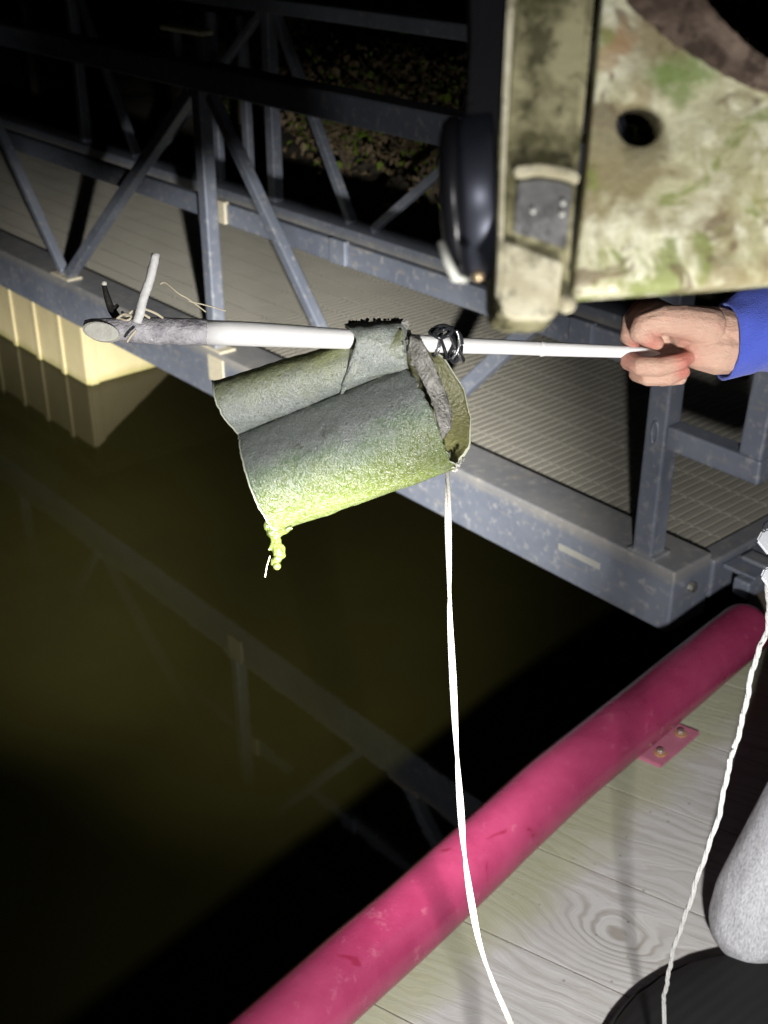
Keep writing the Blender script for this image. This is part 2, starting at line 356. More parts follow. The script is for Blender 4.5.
# ------------------------------------------------------------------ gangway frame: u runs away along it, v runs across it
AZ = math.radians(40.8)
U_ = V((-math.sin(AZ), math.cos(AZ), 0)); V_ = V((math.cos(AZ), math.sin(AZ), 0)); Z_ = V((0, 0, 1))
def G(s, v, z): return U_*s + V_*v + Z_*z
GM = Matrix(((U_.x, V_.x, 0, 0), (U_.y, V_.y, 0, 0), (0, 0, 1, 0), (0, 0, 0, 1)))     # local (s, v, z) -> world
WZ = -0.6
# ------------------------------------------------------------------ water, ground, abutment, dock
bm = bmesh.new(); n = 60
bmesh.ops.create_grid(bm, x_segments=20, y_segments=20, size=90, matrix=Matrix.Translation((0, 40, WZ)))
tag(obj('water', bm, M['water']), kind='structure')
bm = bmesh.new()       # river bed / terrain one sheet, below the water near the dock and rising into the bank
NX, NY = 110, 110; grid = []
for i in range(NX+1):
    row = []
    for j in range(NY+1):
        s = -40 + 130*i/NX; v = -40 + 130*(j/NY)
        if True:
            s = -12 + 30*(i/NX) if 0 < i < NX else (-80 if i == 0 else 120)
            v = -12 + 30*(j/NY) if 0 < j < NY else (-80 if j == 0 else 120)
        k = max(0, min(1, (v-4.15)/1.3)); k2 = max(0, min(1, (s-5.9)/.6))*max(0, min(1, (v-2.75)/.5))
        k = max(k, k2); k = k*k*(3-2*k)
        h = -2.4 + k*(2.25) + .10*noise.noise(V((s*.9, v*.9, 3)))*k + .25*max(0, min(1, (v-6)/5))
        row.append(bm.verts.new(G(s, v, h)))
    grid.append(row)
for i in range(NX):
    for j in range(NY): bm.faces.new((grid[i][j], grid[i+1][j], grid[i+1][j+1], grid[i][j+1]))
tag(obj('ground', bm, M['earth'], smooth=True), kind='structure')
ab = thing('abutment_wall', 'buff ribbed retaining wall rising from the water under the left end of the gangway', 'wall')
bm = bmesh.new(); box(bm, 5.24, 16, 2.59, 4.4, -1.6, -.13, GM, .012); obj('wall_body', bm, M['abutment'], ab)
bm = bmesh.new(); box(bm, -.02, .02, -.014, 0, -1.5+.6, -.17+.6-.6+.6, None, .006)
ribme = None
for k in range(16):
    s = 5.46 + .27*k
    if ribme is None:
        r = obj('rib', bm, M['abutment'], ab); ribme = r.data
    else: r = link('rib', ribme, None, ab)
    r.matrix_local = Matrix.Translation(G(s, 2.588, -.6)) @ GM
for s in (5.30,):
    bm = bmesh.new(); box(bm, 5.225, 5.238, 2.60, 2.65, -1.5, -.17, GM, .006); obj('corner_post', bm, M['abutment'], ab)
bm = bmesh.new(); box(bm, 5.19, 16, 2.55, 4.4, -.17, -.125+.003, GM, .008); obj('cap', bm, M['abutment'], ab)
# dock boards
PIPE = [(-.62, .80), (-.36, 1.10), (-.116, 1.386), (.066, 1.594), (.322, 1.898), (.552, 2.145), (.855, 2.470)]
dock = tag(bpy.data.objects.new('dock_deck', None), kind='structure'); C.objects.link(dock)
pp = spline([V((a, b, 0)) for a, b in [(-1.6, -.35)]+PIPE+[(1.5, 3.05), (2.6, 4.1)]], 10)
BWD = .24
def edge_at(c):      # how far along BD the pipe line lies for a given across-board offset c
    ds = [(abs(q.dot(BW)-c), q.dot(BD)) for q in pp]; ds.sort(); return ds[0][1]
c0 = KN.dot(BW) - .115
for k in range(-9, 12):
    a, b = c0+k*BWD, c0+(k+1)*BWD-.0026
    ea, eb = edge_at(a), edge_at(b)
    if min(a, b) < -.9: continue
    bm = bmesh.new(); L = 3.2
    vs = []
    for z in (0.0, -.036):
        for (d, cc) in ((ea, a), (ea+L, a), (eb+L, b), (eb, b)):
            vs.append(bm.verts.new(BD*d + BW*cc + Z_*z))
    for q in ((3,2,1,0), (4,5,6,7), (0,1,5,4), (1,2,6,5), (2,3,7,6), (3,0,4,7)): bm.faces.new([vs[i] for i in q])
    bmesh.ops.recalc_face_normals(bm, faces=bm.faces[:])
    bmesh.ops.bevel(bm, geom=bm.edges[:], offset=.0008, segments=1, affect='EDGES')
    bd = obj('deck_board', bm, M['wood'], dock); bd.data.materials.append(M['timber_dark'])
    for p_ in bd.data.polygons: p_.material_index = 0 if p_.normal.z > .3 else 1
bm = bmesh.new(); eb = [q for q in pp]; inn = []
for q in eb:
    a = q + BD*.03; b = q + BD*.13
    inn.append([bm.verts.new(V((r.x, r.y, z))) for r, z in ((a, -.04), (b, -.04), (b, -.40), (a, -.40))])
for A, B in zip(inn, inn[1:]):
    for k in range(4): bm.faces.new((A[k], A[(k+1) % 4], B[(k+1) % 4], B[k]))
bm.faces.new(inn[0]); bm.faces.new(inn[-1]); bmesh.ops.recalc_face_normals(bm, faces=bm.faces[:])
obj('edge_beam', bm, M['timber_dark'], dock)
bm = bmesh.new(); box(bm, .2, 2.6, -.7, 3.6, -.75, -.045, Matrix(((BD.x, BW.x, 0, 0), (BD.y, BW.y, 0, 0), (0, 0, 1, 0), (0, 0, 0, 1))) @ Matrix.Translation((edge_at(1.0), 0, 0)))
obj('float', bm, M['timber_dark'], dock)
# ------------------------------------------------------------------ gangway
gw = thing('gangway', 'long blue grey aluminium truss gangway with grated floor above the dark water', 'gangway')
def beam(name, a, b, wv, h, mat='aluminium', bev=.006, parent=gw, up=None):
    """rectangular tube from a to b (s, v, z), wv wide across the gangway, h deep in the plane of the truss"""
    A, B = G(*a), G(*b); x = (B-A); L = x.length; x.normalize(); y = V_.copy()
    if abs(x.dot(y)) > .9: y = U_.copy()
    z = x.cross(y).normalized(); y = z.cross(x).normalized()
    Mx = Matrix(((x.x, y.x, z.x, A.x), (x.y, y.y, z.y, A.y), (x.z, y.z, z.z, A.z), (0, 0, 0, 1)))
    bm = bmesh.new(); box(bm, 0, L, -wv/2, wv/2, -h/2, h/2, Mx, bev)
    return obj(name, bm, M[mat], parent)
SE = 14.0
# near side
VN = 2.33
beam('bottom_chord', (1.56, VN+.08, -.008), (SE, VN+.08, -.008), .16, .186)
beam('top_rail', (1.35, VN+.045, 1.055), (SE, VN+.045, 1.055), .09, .085)
beam('mid_rail', (1.70, VN+.10, .585), (SE, VN+.10, .585), .035, .075)
near_posts = [1.675, 3.69, 5.70, 7.7, 9.7]
for s in near_posts: 
    q = beam('post', (s, VN+.036, .084), (s, VN+.036, 1.013), .060 if s < 2 else .052, .062 if s < 2 else .050)
for s in near_posts[:-1]:
    beam('diagonal', (s+2.0-.05, VN+.036, 1.0), (s+1.19, VN+.036, .10), .04, .036)
    beam('diagonal', (s+.05, VN+.036, 1.0), (s+(.93 if s < 3 else 1.14), VN+.036, .10), .044, .044)
# node patches: weld and dirt at the feet
for s, wd in ((3.69, .09), (4.87, .12), (2.6, .12), (1.675, .05)):
    bm = bmesh.new(); box(bm, s-wd/2-.02, s+wd/2+.02, VN+.002, VN+.075, .084, .094, GM, .004); obj('gusset', bm, M['dirty_weld' if s != 1.675 else 'aluminium'], gw)
bm = bmesh.new(); box(bm, 3.60, 3.70, VN-.006, VN, -.03, .07, GM, .002); obj('gusset', bm, M['dirty_weld'], gw)
bm = bmesh.new(); box(bm, 1.80, 1.95, VN-.003, VN, -.012, .008, GM, .001); obj('marking_plate', bm, M['faded_tape'], gw)
for s in (3.69, 3.02, 5.7, 2.0):
    bm = bmesh.new(); box(bm, s-.045, s+.035, VN+.072, VN+.095, .55, .63, GM, .004); obj('rail_bracket', bm, M['dirty_weld' if s > 3.5 else 'aluminium'], gw)
# handrail return loop at the landing end
beam('handrail_return', (1.642, VN+.035, .435), (1.372, VN+.035, .435), .06, .062)
beam('handrail_return', (1.405, VN+.035, .466), (1.38, VN+.035, 1.013), .06, .062)
bm = bmesh.new()
ring = [G(1.672+.009*math.cos(a), VN+.0015, .440+.030*math.sin(a)) for a in [2*math.pi*i/20 for i in range(21)]]
tube(bm, ring, .0035, 6, False); obj('tube_end_weld', bm, M['aluminium'], gw, True)
# short upright with a reflective cap rising over the rail
beam('post_extension', (3.64, VN+.036, 1.10), (3.64, VN+.036, 1.185), .05, .05)
beam('post_extension', (3.82, VN+.036, 1.10), (3.82, VN+.036, 1.20), .03, .03)
beam('cap_plate', (3.60, VN+.02, 1.197), (3.86, VN+.02, 1.197), .05, .018, 'cap_tape')
# far side
VF = 3.68
beam('bottom_chord', (1.56, VF+.08, .0), (SE, VF+.08, .0), .16, .26)
beam('top_rail', (1.35, VF+.04, 1.08), (SE, VF+.04, 1.08), .07, .065)
for s in (1.675, 3.2, 5.2, 7.2, 9.2): beam('post', (s, VF+.07, .131), (s, VF+.07, 1.046), .06, .06)
for s in (5.5, 5.78): beam('post', (s, VF+.12, .131), (s, VF+.12, 1.0), .04, .05)
for s in (3.2, 5.2, 7.2):
    beam('diagonal', (s-.06, VF+.07, 1.04), (s-.62, VF+.07, .14), .045, .045)
    beam('diagonal', (s-1.95, VF+.07, 1.04), (s-.78, VF+.07, .14), .04, .04)
# floor: lengthwise grating planks with raised cross bars
pw_ = .132; v0 = VN+.163; npl = 9; step = .031; RH = .0032
bm = bmesh.new(); L = SE-1.62
box(bm, 0, L, .0004, pw_-.0004, -.03, -RH)
me_base = None
ribs = bmesh.new(); k = 0
while .01+k*step < L-.02:
    s = .01+k*step
    box(ribs, s, s+.0205, .0042, pw_-.0042, -RH+.0001, 0.0)
    k += 1
box(ribs, 0, L, .0008, .0038, -RH+.0001, -.001); box(ribs, 0, L, pw_-.0038, pw_-.0008, -RH+.0001, -.001)
rme = bpy.data.meshes.new('cross_bars'); ribs.to_mesh(rme); ribs.free(); rme.materials.append(M['grating_metal'])
bme = bpy.data.meshes.new('grating_plank'); bm.to_mesh(bme); bm.free(); bme.materials.append(M['grating_deep'])
for i in range(npl):
    o = link('grating_plank', bme, None, gw); o.matrix_local = Matrix.Translation(G(1.62, v0+i*pw_, .052)) @ GM
    r = link('cross_bars', rme, None, o); r['kind'] = 'stuff'
# landing end: cross beam, hinge plate, bolt
beam('end_beam', (1.585, VN+.166, .0), (1.585, VF-.002, .0), .062, .12)
beam('hinge_plate', (1.50, VN+.20, .035), (1.50, VF, .035), .10, .012, 'aluminium', .003)
beam('hinge_tube', (1.47, VN+.17, .012), (1.47, VF-.05, .012), .05, .05)
for v in (VN+.25, VN+.55, VN+.9):
    bm = bmesh.new(); box(bm, 1.455, 1.53, v, v+.05, .043, .056, GM, .004); obj('hinge_knuckle', bm, M['aluminium'], gw)
bm = bmesh.new(); bmesh.ops.create_cone(bm, cap_ends=True, segments=8, radius1=.016, radius2=.013, depth=.014, matrix=Matrix.Translation(G(1.548, VN+.07, .02)) @ GM @ Matrix.Rotation(-math.pi/2, 4, 'Y'))
obj('bolt', bm, M['bolt_steel'], gw)
for s in (1.66, 1.71):
    bm = bmesh.new(); bmesh.ops.create_cone(bm, cap_ends=True, segments=8, radius1=.009, radius2=.007, depth=.008, matrix=Matrix.Translation(G(s, VN+.2, .057)))
    obj('bolt', bm, M['bolt_steel'], gw)
# landing plate between dock and gangway
bm = bmesh.new(); box(bm, 1.22, 1.452, VN+.26, VF-.03, .004, .012, GM, .002)
box(bm, 1.30, 1.33, VN+.26, VF-.03, .0122, .016, GM, .001)
tag(obj('landing_plate', bm, M['aluminium']), 'flat metal threshold plate lying on the dock beyond the rounded end of the pink pipe', 'metal plate')
# ------------------------------------------------------------------ pink bumper pipe
pipe = thing('bumper_pipe', 'long curved pink plastic pipe fixed along the edge of the wooden dock', 'pipe')
pts = spline([V((a+.004, b-.004, .067)) for a, b in PIPE], 10); rs = [.0655]*len(pts)
e = pts[-1]; tdir = (pts[-1]-pts[-2]).normalized()
for k, a in enumerate((20, 40, 60, 75, 86)):
    a = math.radians(a); pts.append(e+tdir*.05*math.sin(a)); rs.append(.0655*math.cos(a)**.6)
bm = bmesh.new(); tube(bm, pts, rs, 40)
for v in bm.verts: v.co += v.normal*.0012*noise.noise(v.co*9) 
obj('pipe_body', bm, M['pink_plastic'], pipe, True)
# mounting bracket
def slab(bm, poly, z0, z1, bev=.002):
    a = [bm.verts.new(V((x, y, z0))) for x, y in poly]; b = [bm.verts.new(V((x, y, z1))) for x, y in poly]
    fs = [bm.faces.new(list(reversed(a))), bm.faces.new(b)]; n = len(poly)
    for i in range(n): fs.append(bm.faces.new((a[i], a[(i+1) % n], b[(i+1) % n], b[i])))
    bmesh.ops.recalc_face_normals(bm, faces=fs)
    if bev: bmesh.ops.bevel(bm, geom=list({e for f in fs for e in f.edges}), offset=bev, segments=2, affect='EDGES')
bm = bmesh.new(); slab(bm, [(.50, 2.10), (.583, 2.038), (.692, 2.152), (.61, 2.21)], .002, .012)
br = obj('mounting_bracket', bm, M['pink_metal'], pipe)
for x, y in ((.590, 2.078), (.648, 2.144)):
    bm = bmesh.new()
    bmesh.ops.create_cone(bm, cap_ends=True, segments=20, radius1=.014, radius2=.013, depth=.002, matrix=Matrix.Translation((x, y, .0132)))
    obj('washer', bm, M['rust'], br)
    bm = bmesh.new(); bmesh.ops.create_cone(bm, cap_ends=True, segments=6, radius1=.009, radius2=.008, depth=.008, matrix=Matrix.Translation((x, y, .018)))
    bmesh.ops.bevel(bm, geom=bm.edges[:], offset=.001, segments=1, affect='EDGES')
    obj('bolt', bm, M['bolt_steel'], br)
# ------------------------------------------------------------------ the raised stick. Q: a point near the stick's plane, 1.25 m out, 'to' metres nearer the lens
def Q(x, y, to=0.0): return P(x, y, 1.25-to)
stick = thing('peeled_stick', 'long pale peeled branch with cut grey bark end held out level by the hand', 'stick')
def sto(x): return .060 - .060*(x-90)/570
def axis(xs, ys, rs): return [Q(x, y, sto(x)) for x, y in zip(xs, ys)], [r*.00102 for r in rs]
xs = [206, 230, 260, 290, 320, 345, 370, 400, 430, 460, 500, 540, 541, 545, 580, 620, 640, 652, 660]
ys = [332.5, 333.2, 334.5, 336, 337.7, 339, 340.5, 342, 343.8, 345.5, 346.8, 348.6, 348.8, 348.9, 350.2, 351.6, 352.2, 352.8, 353.3]
rr = [12.2, 12, 11.8, 11.2, 10.4, 9.8, 9.3, 8.8, 8.3, 7.9, 7.4, 7.0, 8.0, 7.1, 6.7, 6.2, 5.6, 3.6, .8]
bm = bmesh.new(); a, b = axis(xs, ys, rr); tube(bm, a, b, 20)
obj('peeled_wood', bm, M['peeled_wood'], stick, True)
xs = [84, 90, 97, 105, 114, 124, 134, 139, 141, 150, 158, 160, 162, 170, 185, 200, 206, 208]
ys = [323.5, 325, 327, 328.7, 329.7, 330, 330, 330, 330.3, 330.6, 331, 331, 331, 331.2, 331.7, 332.2, 332.4, 332.5]
rr = [3.2, 6, 8.6, 10.6, 11.8, 12.3, 12.8, 12.9, 12.4, 12.6, 13.2, 13.6, 12.8, 12.8, 12.9, 12.8, 12.6, 12.0]
bm = bmesh.new(); a, b = axis(xs, ys, rr); tube(bm, a, b, 28)
for v in bm.verts: v.co += v.normal*.0011*noise.noise(v.co*90)
obj('bark', bm, M['bark'], stick, True)
# oblique cut face on the left end, an ellipse leaning to the lower left
bm = bmesh.new(); cx, cy = 100.5, 331.5
ring = []
for rad, zz in ((1, .0715), (.86, .0728)):
    ring.append([bm.verts.new(Q(cx+18*rad*math.cos(t)+2*rad*math.sin(t), cy+9.6*rad*math.sin(t)+3.2*rad*math.cos(t)*.5, sto(100)+.0126-.004*math.cos(t)*-1*rad if rad == 1 else sto(100)+.0132+.003*math.cos(t))) for t in [2*math.pi*k/28 for k in range(28)]])
for k in range(28): bm.faces.new((ring[0][k], ring[0][(k+1) % 28], ring[1][(k+1) % 28], ring[1][k]))
bm.faces.new(ring[1])
back = [bm.verts.new(v.co + FW*.010) for v in ring[0]]
for k in range(28): bm.faces.new((ring[0][(k+1) % 28], ring[0][k], back[k], back[(k+1) % 28]))
bmesh.ops.recalc_face_normals(bm, faces=bm.faces[:])
obj('cut_face', bm, M['cut_wood'], stick)
bm = bmesh.new(); a = spline([Q(156, 254, .075), Q(150, 279, .075), Q(143, 300, .074), Q(137, 323, .072)], 6)
tube(bm, a, interp([.0042, .0043, .0045, .0046], len(a)), 12); 
for v in bm.verts: v.co += v.normal*.0008*noise.noise(v.co*200)
obj('side_twig', bm, M['pale_twig'], stick, True)
bm = bmesh.new(); a = spline([Q(104, 285, .045), Q(108, 300, .045), Q(112, 310, .045), Q(120, 322, .05)], 6)
tube(bm, a, interp([.0022, .0034, .0042, .004], len(a)), 10); tube(bm, [Q(112, 311, .045), Q(118, 305, .047)], [.003, .0018], 8)
tw = obj('side_twig', bm, M['dark_twig'], stick, True)
bm = bmesh.new(); bmesh.ops.create_icosphere(bm, subdivisions=2, radius=.0028, matrix=Matrix.Translation(Q(104.2, 283.5, .0455)))
obj('twig_tip', bm, M['cut_wood'], tw, True)
bm = bmesh.new()
for ch in ([(160, 284, .05), (166, 283, .05), (178, 293, .052), (190, 300, .05), (206, 312, .05)], [(188, 301, .05), (205, 305, .05), (226, 311, .048)],
           [(113, 322, .06), (124, 314, .066), (135, 317, .07), (142, 309, .07), (155, 313, .068), (163, 318, .06)], [(118, 318, .062), (128, 320, .066), (138, 312, .07), (150, 318, .07)],
           [(122, 312, .06), (127, 316, .066), (133, 311, .068), (139, 318, .07)], [(136, 330, .076), (131, 336, .078), (127, 342, .076)]):
    a = spline([Q(*q) for q in ch], 6); tube(bm, a, .0007 if ch[0][0] > 150 else .0013, 6)
obj('fibre', bm, M['dry_fibre'], stick, True)
# ------------------------------------------------------------------ the algae covered shell the stick is pushed through
pot = thing('folded_tube_shell', 'wet folded tube shell covered in grey and green algae hanging on the stick', 'tube shell')
TB = [0, .10, .20, .28, .355, .365, .44, .55, .68, .80, .90, .96, 1.0]
LXv = [213, 213.5, 217, 224, 238, 238.5, 240, 244, 250, 258, 266, 271, 277]; LYv = [381, 392, 405, 418, 434, 436, 450, 467, 487, 506, 519, 527, 532]
RXv = [400, 402, 403, 404, 405, 406, 415, 423, 432, 439, 446, 450, 455]; RYv = [324, 335, 346, 356, 366, 368, 379, 394, 412, 430, 449, 460, 469]
BT = [0, .2, .4, .6, .8, 1.0]
LBX = [216, 224, 240, 255, 268, 277]; LBY = [381, 405, 436, 475, 512, 532]
RBX = [417, 444, 463, 471, 469, 455]; RBY = [338, 358, 388, 420, 448, 469]
def dep(tb):
    u = .031*math.sqrt(max(0, 1-((tb-.18)/.185)**2)); l = .052*math.sqrt(max(0, 1-((tb-.678)/.322)**2)); return max(u, l, .004*min(1, max(0, tb)/.05)*(tb < .9))
def tilt(s): return -.022 + .044*s
NS = 64
def ring_pts(s):
    out = []
    for k in range(101):
        tb = (.36*(.5-.5*math.cos(math.pi*k/36)) if k <= 36 else .36+.64*(.5-.5*math.cos(math.pi*(k-36)/64)))
        x = np.interp(tb, TB, LXv)*(1-s)+np.interp(tb, TB, RXv)*s; y = np.interp(tb, TB, LYv)*(1-s)+np.interp(tb, TB, RYv)*s
        if s > .93: x += (s-.93)/.07*4.5*noise.noise(V((k*.35, 4, 1)))
        if s < .06: x += (1-s/.06)*1.3*noise.noise(V((k*.5, 9, 1)))
        sag = 3.0*math.sin(math.pi*s)*(tb > .9)
        out.append((Q(x, y+sag*(tb-.9)*5, dep(tb)+tilt(s)), tb, tb))
    for k in range(1, 34):
        tb = .5+.5*math.cos(math.pi*k/34)
        x = np.interp(tb, BT, LBX)*(1-s)+np.interp(tb, BT, RBX)*s; y = np.interp(tb, BT, LBY)*(1-s)+np.interp(tb, BT, RBY)*s
        if s > .93: x += (s-.93)/.07*2.0*noise.noise(V((k*.4, 14, 1)))
        d = -.055*math.sqrt(max(0, 1-((tb-.5)/.5)**2))
        out.append((Q(x, y, d+tilt(s)), tb, .75))
    return out
bm = bmesh.new(); la = bm.verts.layers.float.new('tb'); rows = []
for i in range(NS+1):
    s = i/NS; row = []
    for p, tb, a in ring_pts(s):
        v = bm.verts.new(p); v[la] = a - .05*(s-.5)
        row.append(v)
    rows.append(row)
n = len(rows[0])
for A, B in zip(rows, rows[1:]):
    for k in range(n):
        bm.faces.new((A[k], A[(k+1) % n], B[(k+1) % n], B[k]))
bmesh.ops.recalc_face_normals(bm, faces=bm.faces[:]); bm.normal_update()
for v in bm.verts: v.co += v.normal*(.0012*noise.noise(v.co*30)+.0008*noise.noise(v.co*130))
sh = obj('shell', bm, M['algae_shell'], pot, True); sh.data.materials.append(M['rubber_lining'])
md = sh.modifiers.new('thick', 'SOLIDIFY'); sh.data.materials.append(M['shell_rim']); md.material_offset_rim = 2; md.thickness = .0026; md.offset = -1; md.material_offset = 1
bm = bmesh.new()
tube(bm, [q[0] for q in ring_pts(0.0)[:98]], .0010, 6); obj('rim', bm, M['shell_rim'], pot, True)
bm = bmesh.new(); tube(bm, [q[0] for q in ring_pts(1.0)[104:133]], .0009, 6); obj('rim', bm, M['shell_rim'], pot, True)
# the flap of skin that bridges the stick
def patch(name, rowsdef, mat, attr, thick=.004, n=18, par=pot, disp=.0016):
    bm = bmesh.new(); la = bm.verts.layers.float.new('tb'); g = []
    R_ = [spline([V(q) for q in r], 6) for r in rowsdef]
    cols = list(zip(*R_)); cols = [spline(list(c), 5) for c in cols]
    for c in cols:
        g.append([bm.verts.new(Q(*q)) for q in c])
    for i, col in enumerate(g):
        for v in col: v[la] = attr
    for A, B in zip(g, g[1:]):
        for k in range(len(A)-1): bm.faces.new((A[k], A[k+1], B[k+1], B[k]))
    bmesh.ops.recalc_face_normals(bm, faces=bm.faces[:]); bm.normal_update()
    f = bm.faces[0]
    if sum((fa.normal.dot(-FW) for fa in bm.faces)) < 0: bmesh.ops.reverse_faces(bm, faces=bm.faces[:])
    bm.normal_update()
    for v in bm.verts: v.co += v.normal*disp*(noise.noise(v.co*70)+.6*noise.noise(v.co*200))
    o = obj(name, bm, M[mat], par, True); o.data.materials.append(M['rubber_lining'])
    m = o.modifiers.new('thick', 'SOLIDIFY'); m.thickness = thick; m.offset = -1; m.material_offset = 1
    return o
patch('flap', [
    [(344, 323, .018), (362, 321, .022), (382, 320, .024), (403, 319, .018)],
    [(350, 328, .044), (366, 327, .046), (386, 326, .045), (405, 326, .036)],
    [(356, 336, .054), (370, 336, .053), (388, 337, .051), (407, 338, .042)],
    [(356, 346, .054), (370, 348, .052), (388, 350, .050), (407, 351, .042)],
    [(350, 362, .046), (366, 362, .046), (386, 362, .046), (407, 362, .042)],
    [(342, 388, .031), (362, 381, .032), (386, 375, .035), (409, 370, .036)]], 'algae_shell', .30)
patch('fold', [[(357, 352, .048), (360, 362, .046)], [(350, 368, .044), (356, 374, .043)], [(344, 380, .036), (350, 384, .034)], [(340, 396, .018), (341, 397, .018)]], 'algae_shell', .25)
# torn foam edge standing in the split
bm = bmesh.new(); poly = [(410, 336), (421, 341), (430, 356), (438, 374), (446, 393), (452, 413), (451, 428), (442, 440), (439, 424), (433, 404), (425, 386), (414, 366), (408, 352)]
rg = []
fr = []; bk = []
for i, (x, y) in enumerate(poly):
    j = 1.2*noise.noise(V((i*1.3, 2, 2)))
    fr.append(bm.verts.new(Q(x+j, y, .052+.006*math.sin(i)))); bk.append(bm.verts.new(Q(x+j, y, .028)))
bm.faces.new(fr); bm.faces.new(list(reversed(bk)))
for i in range(len(poly)): bm.faces.new((fr[i], fr[(i+1) % len(poly)], bk[(i+1) % len(poly)], bk[i]))
bmesh.ops.recalc_face_normals(bm, faces=bm.faces[:]); bmesh.ops.triangulate(bm, faces=bm.faces[:])
bmesh.ops.subdivide_edges(bm, edges=bm.edges[:], cuts=4, use_grid_fill=True); bm.normal_update()
for v in bm.verts: v.co += v.normal*(.0016*noise.noise(v.co*120)+.0011*noise.noise(v.co*330))
obj('torn_edge', bm, M['torn_foam'], pot, True)
# ragged crumbs along tears and open end rim
bm = bmesh.new()
def crumbs(a, b, n, r, to):
    for i in range(n):
        t = random.random(); x = a[0]+(b[0]-a[0])*t+random.uniform(-1.5, 1.5); y = a[1]+(b[1]-a[1])*t+random.uniform(-1.5, 1.5)
        rr_ = r*random.uniform(.5, 1.3)
        k = len(bm.verts); bmesh.ops.create_icosphere(bm, subdivisions=1, radius=rr_, matrix=Matrix.Translation(Q(x, y, to)) @ Matrix.Diagonal((random.uniform(.6, 1.5), random.uniform(.6, 1.3), random.uniform(.6, 1.3), 1)))
crumbs((404, 320), (410, 340), 26, .0022, .036); crumbs((408, 340), (413, 365), 40, .0020, .045); crumbs((350, 322), (402, 319), 36, .0015, .022)
crumbs((433, 400), (441, 441), 22, .0018, .050); crumbs((452, 470), (466, 457), 20, .0022, .01)
obj('crumbs', bm, M['torn_foam'], pot)['kind'] = 'stuff'
# hanging slime drip
sl = blob('slime_drip', [[(Q(268, 527, -.01), .005), (Q(274, 538, -.012), .0042), (Q(277, 548, -.012), .0036), (Q(279, 556, -.012), .0055), (Q(275, 562, -.012), .005)],
    [(Q(266, 524, -.01), .0035), (Q(282, 531, -.01), .005), (Q(291, 528, -.005), .0025)], [(Q(272, 532, -.01), .006), (Q(277, 540, -.012), .0045)], [(Q(281, 545, -.012), .003), (Q(284, 548, -.012), .002)], [(Q(278, 550, -.012), .006), (Q(283, 554, -.012), .0035)], [(Q(275, 541, -.012), .0035), (Q(270, 549, -.012), .0025)]], .0013, M['slime'], pot, 3, .4)
for v in sl.data.vertices: v.co += v.normal*.0016*noise.noise(v.co*260)
bm = bmesh.new(); bmesh.ops.create_icosphere(bm, subdivisions=3, radius=.0042, matrix=Matrix.Translation(Q(277, 566, -.009)))
obj('droplet', bm, M['slime'], sl, True)
bm = bmesh.new(); tube(bm, [Q(270, 556, -.01), Q(267, 566, -.01), Q(265, 577, -.01)], .0006, 6); obj('thread', bm, M['dry_fibre'], sl)
# black wire knot where the stick comes out
kn_ = thing('wire_knot', 'tangle of shiny black and silver wire wound round the stick beside the algae shell', 'wire')
cen = Q(449, 345, sto(449)); ax = (Q(500, 346.8, sto(500))-Q(400, 342, sto(400))).normalized()
s1 = ax.cross(V((0, 0, 1))).normalized(); s2 = ax.cross(s1)
def coil(off, tiltk, r, th, mat, name, wob=0.0, ph=0):
    ring = []
    for i in range(33):
        a = 2*math.pi*i/32+ph
        ring.append(cen + ax*(off+tiltk*math.sin(a)) + (s1*math.cos(a)+s2*math.sin(a))*(r*(1+wob*math.sin(3*a+ph))))
    bm = bmesh.new(); tube(bm, ring, th, 8, False); return obj(name, bm, M[mat], kn_, True)
coil(-.006, .006, .0135, .0018, 'black_wire', 'wire_turn', .1); coil(.002, -.005, .0145, .0018, 'black_wire', 'wire_turn', .12, 1)
coil(.008, .008, .0155, .0017, 'black_wire', 'wire_turn', .15, 2); coil(.006, .010, .0172, .0012, 'silver_wire', 'wire_turn', .1, .5)
coil(-.012, -.003, .0125, .0016, 'silver_wire', 'wire_turn', .1, .5)
bm = bmesh.new()
for ch in ([(432, 331, .04), (437, 327, .045), (446, 326, .048), (452, 331, .05), (447, 336, .05)], [(436, 333, .042), (443, 330, .05), (452, 328, .045), (460, 335, .04), (462, 344, .035)],
           [(440, 327, .045), (434, 334, .05), (441, 338, .05), (450, 333, .046)], [(462, 344, .03), (460, 355, .036), (454, 362, .036), (449, 357, .04)], [(433, 329, .04), (430, 333, .042), (436, 336, .046)]):
    a = spline([Q(x, y, z-.004) for x, y, z in ch], 6); tube(bm, a, .0021, 8)
obj('wire_knot_top', bm, M['black_wire'], kn_, True)
bm = bmesh.new(); a = spline([Q(456, 330, .048), Q(459, 338, .046), Q(458, 350, .044), Q(452, 359, .04)], 6); tube(bm, a, .0014, 8); obj('wire_end', bm, M['silver_wire'], kn_, True)
# ------------------------------------------------------------------ cords
bm = bmesh.new()
base = [(447, 452, .005), (447.5, 480, 0), (448, 520, 0), (449, 570, .0), (450, 620, -.01), (453, 680, -.02), (456, 740, -.03), (460, 800, -.04), (464, 850, -.05), (471, 900, -.06), (480, 945, -.07), (494, 985, -.08), (510, 1022, -.09), (521, 1052, -.10), (535, 1090, -.12)]
ax_ = spline([Q(*q) for q in base], 12)
ax_ += [ax_[-1].lerp(V((.16, 1.05, .006)), t/10) for t in range(1, 11)] + [V((.2, .95, .006)), V((.3, .82, .006))]
for ph in (0, math.pi):
    a = []
    for i, q in enumerate(ax_):
        an = i*.11+ph+.5*math.sin(i*.07); a.append(q + (RT*math.cos(an)+FW*math.sin(an))*.0017)
    tube(bm, a, .0020, 8)
tag(obj('hanging_cord', bm, M['cord_white'], None, True), 'thin white twisted cord hanging from the shell down past the pink pipe', 'cord')
bm = bmesh.new()
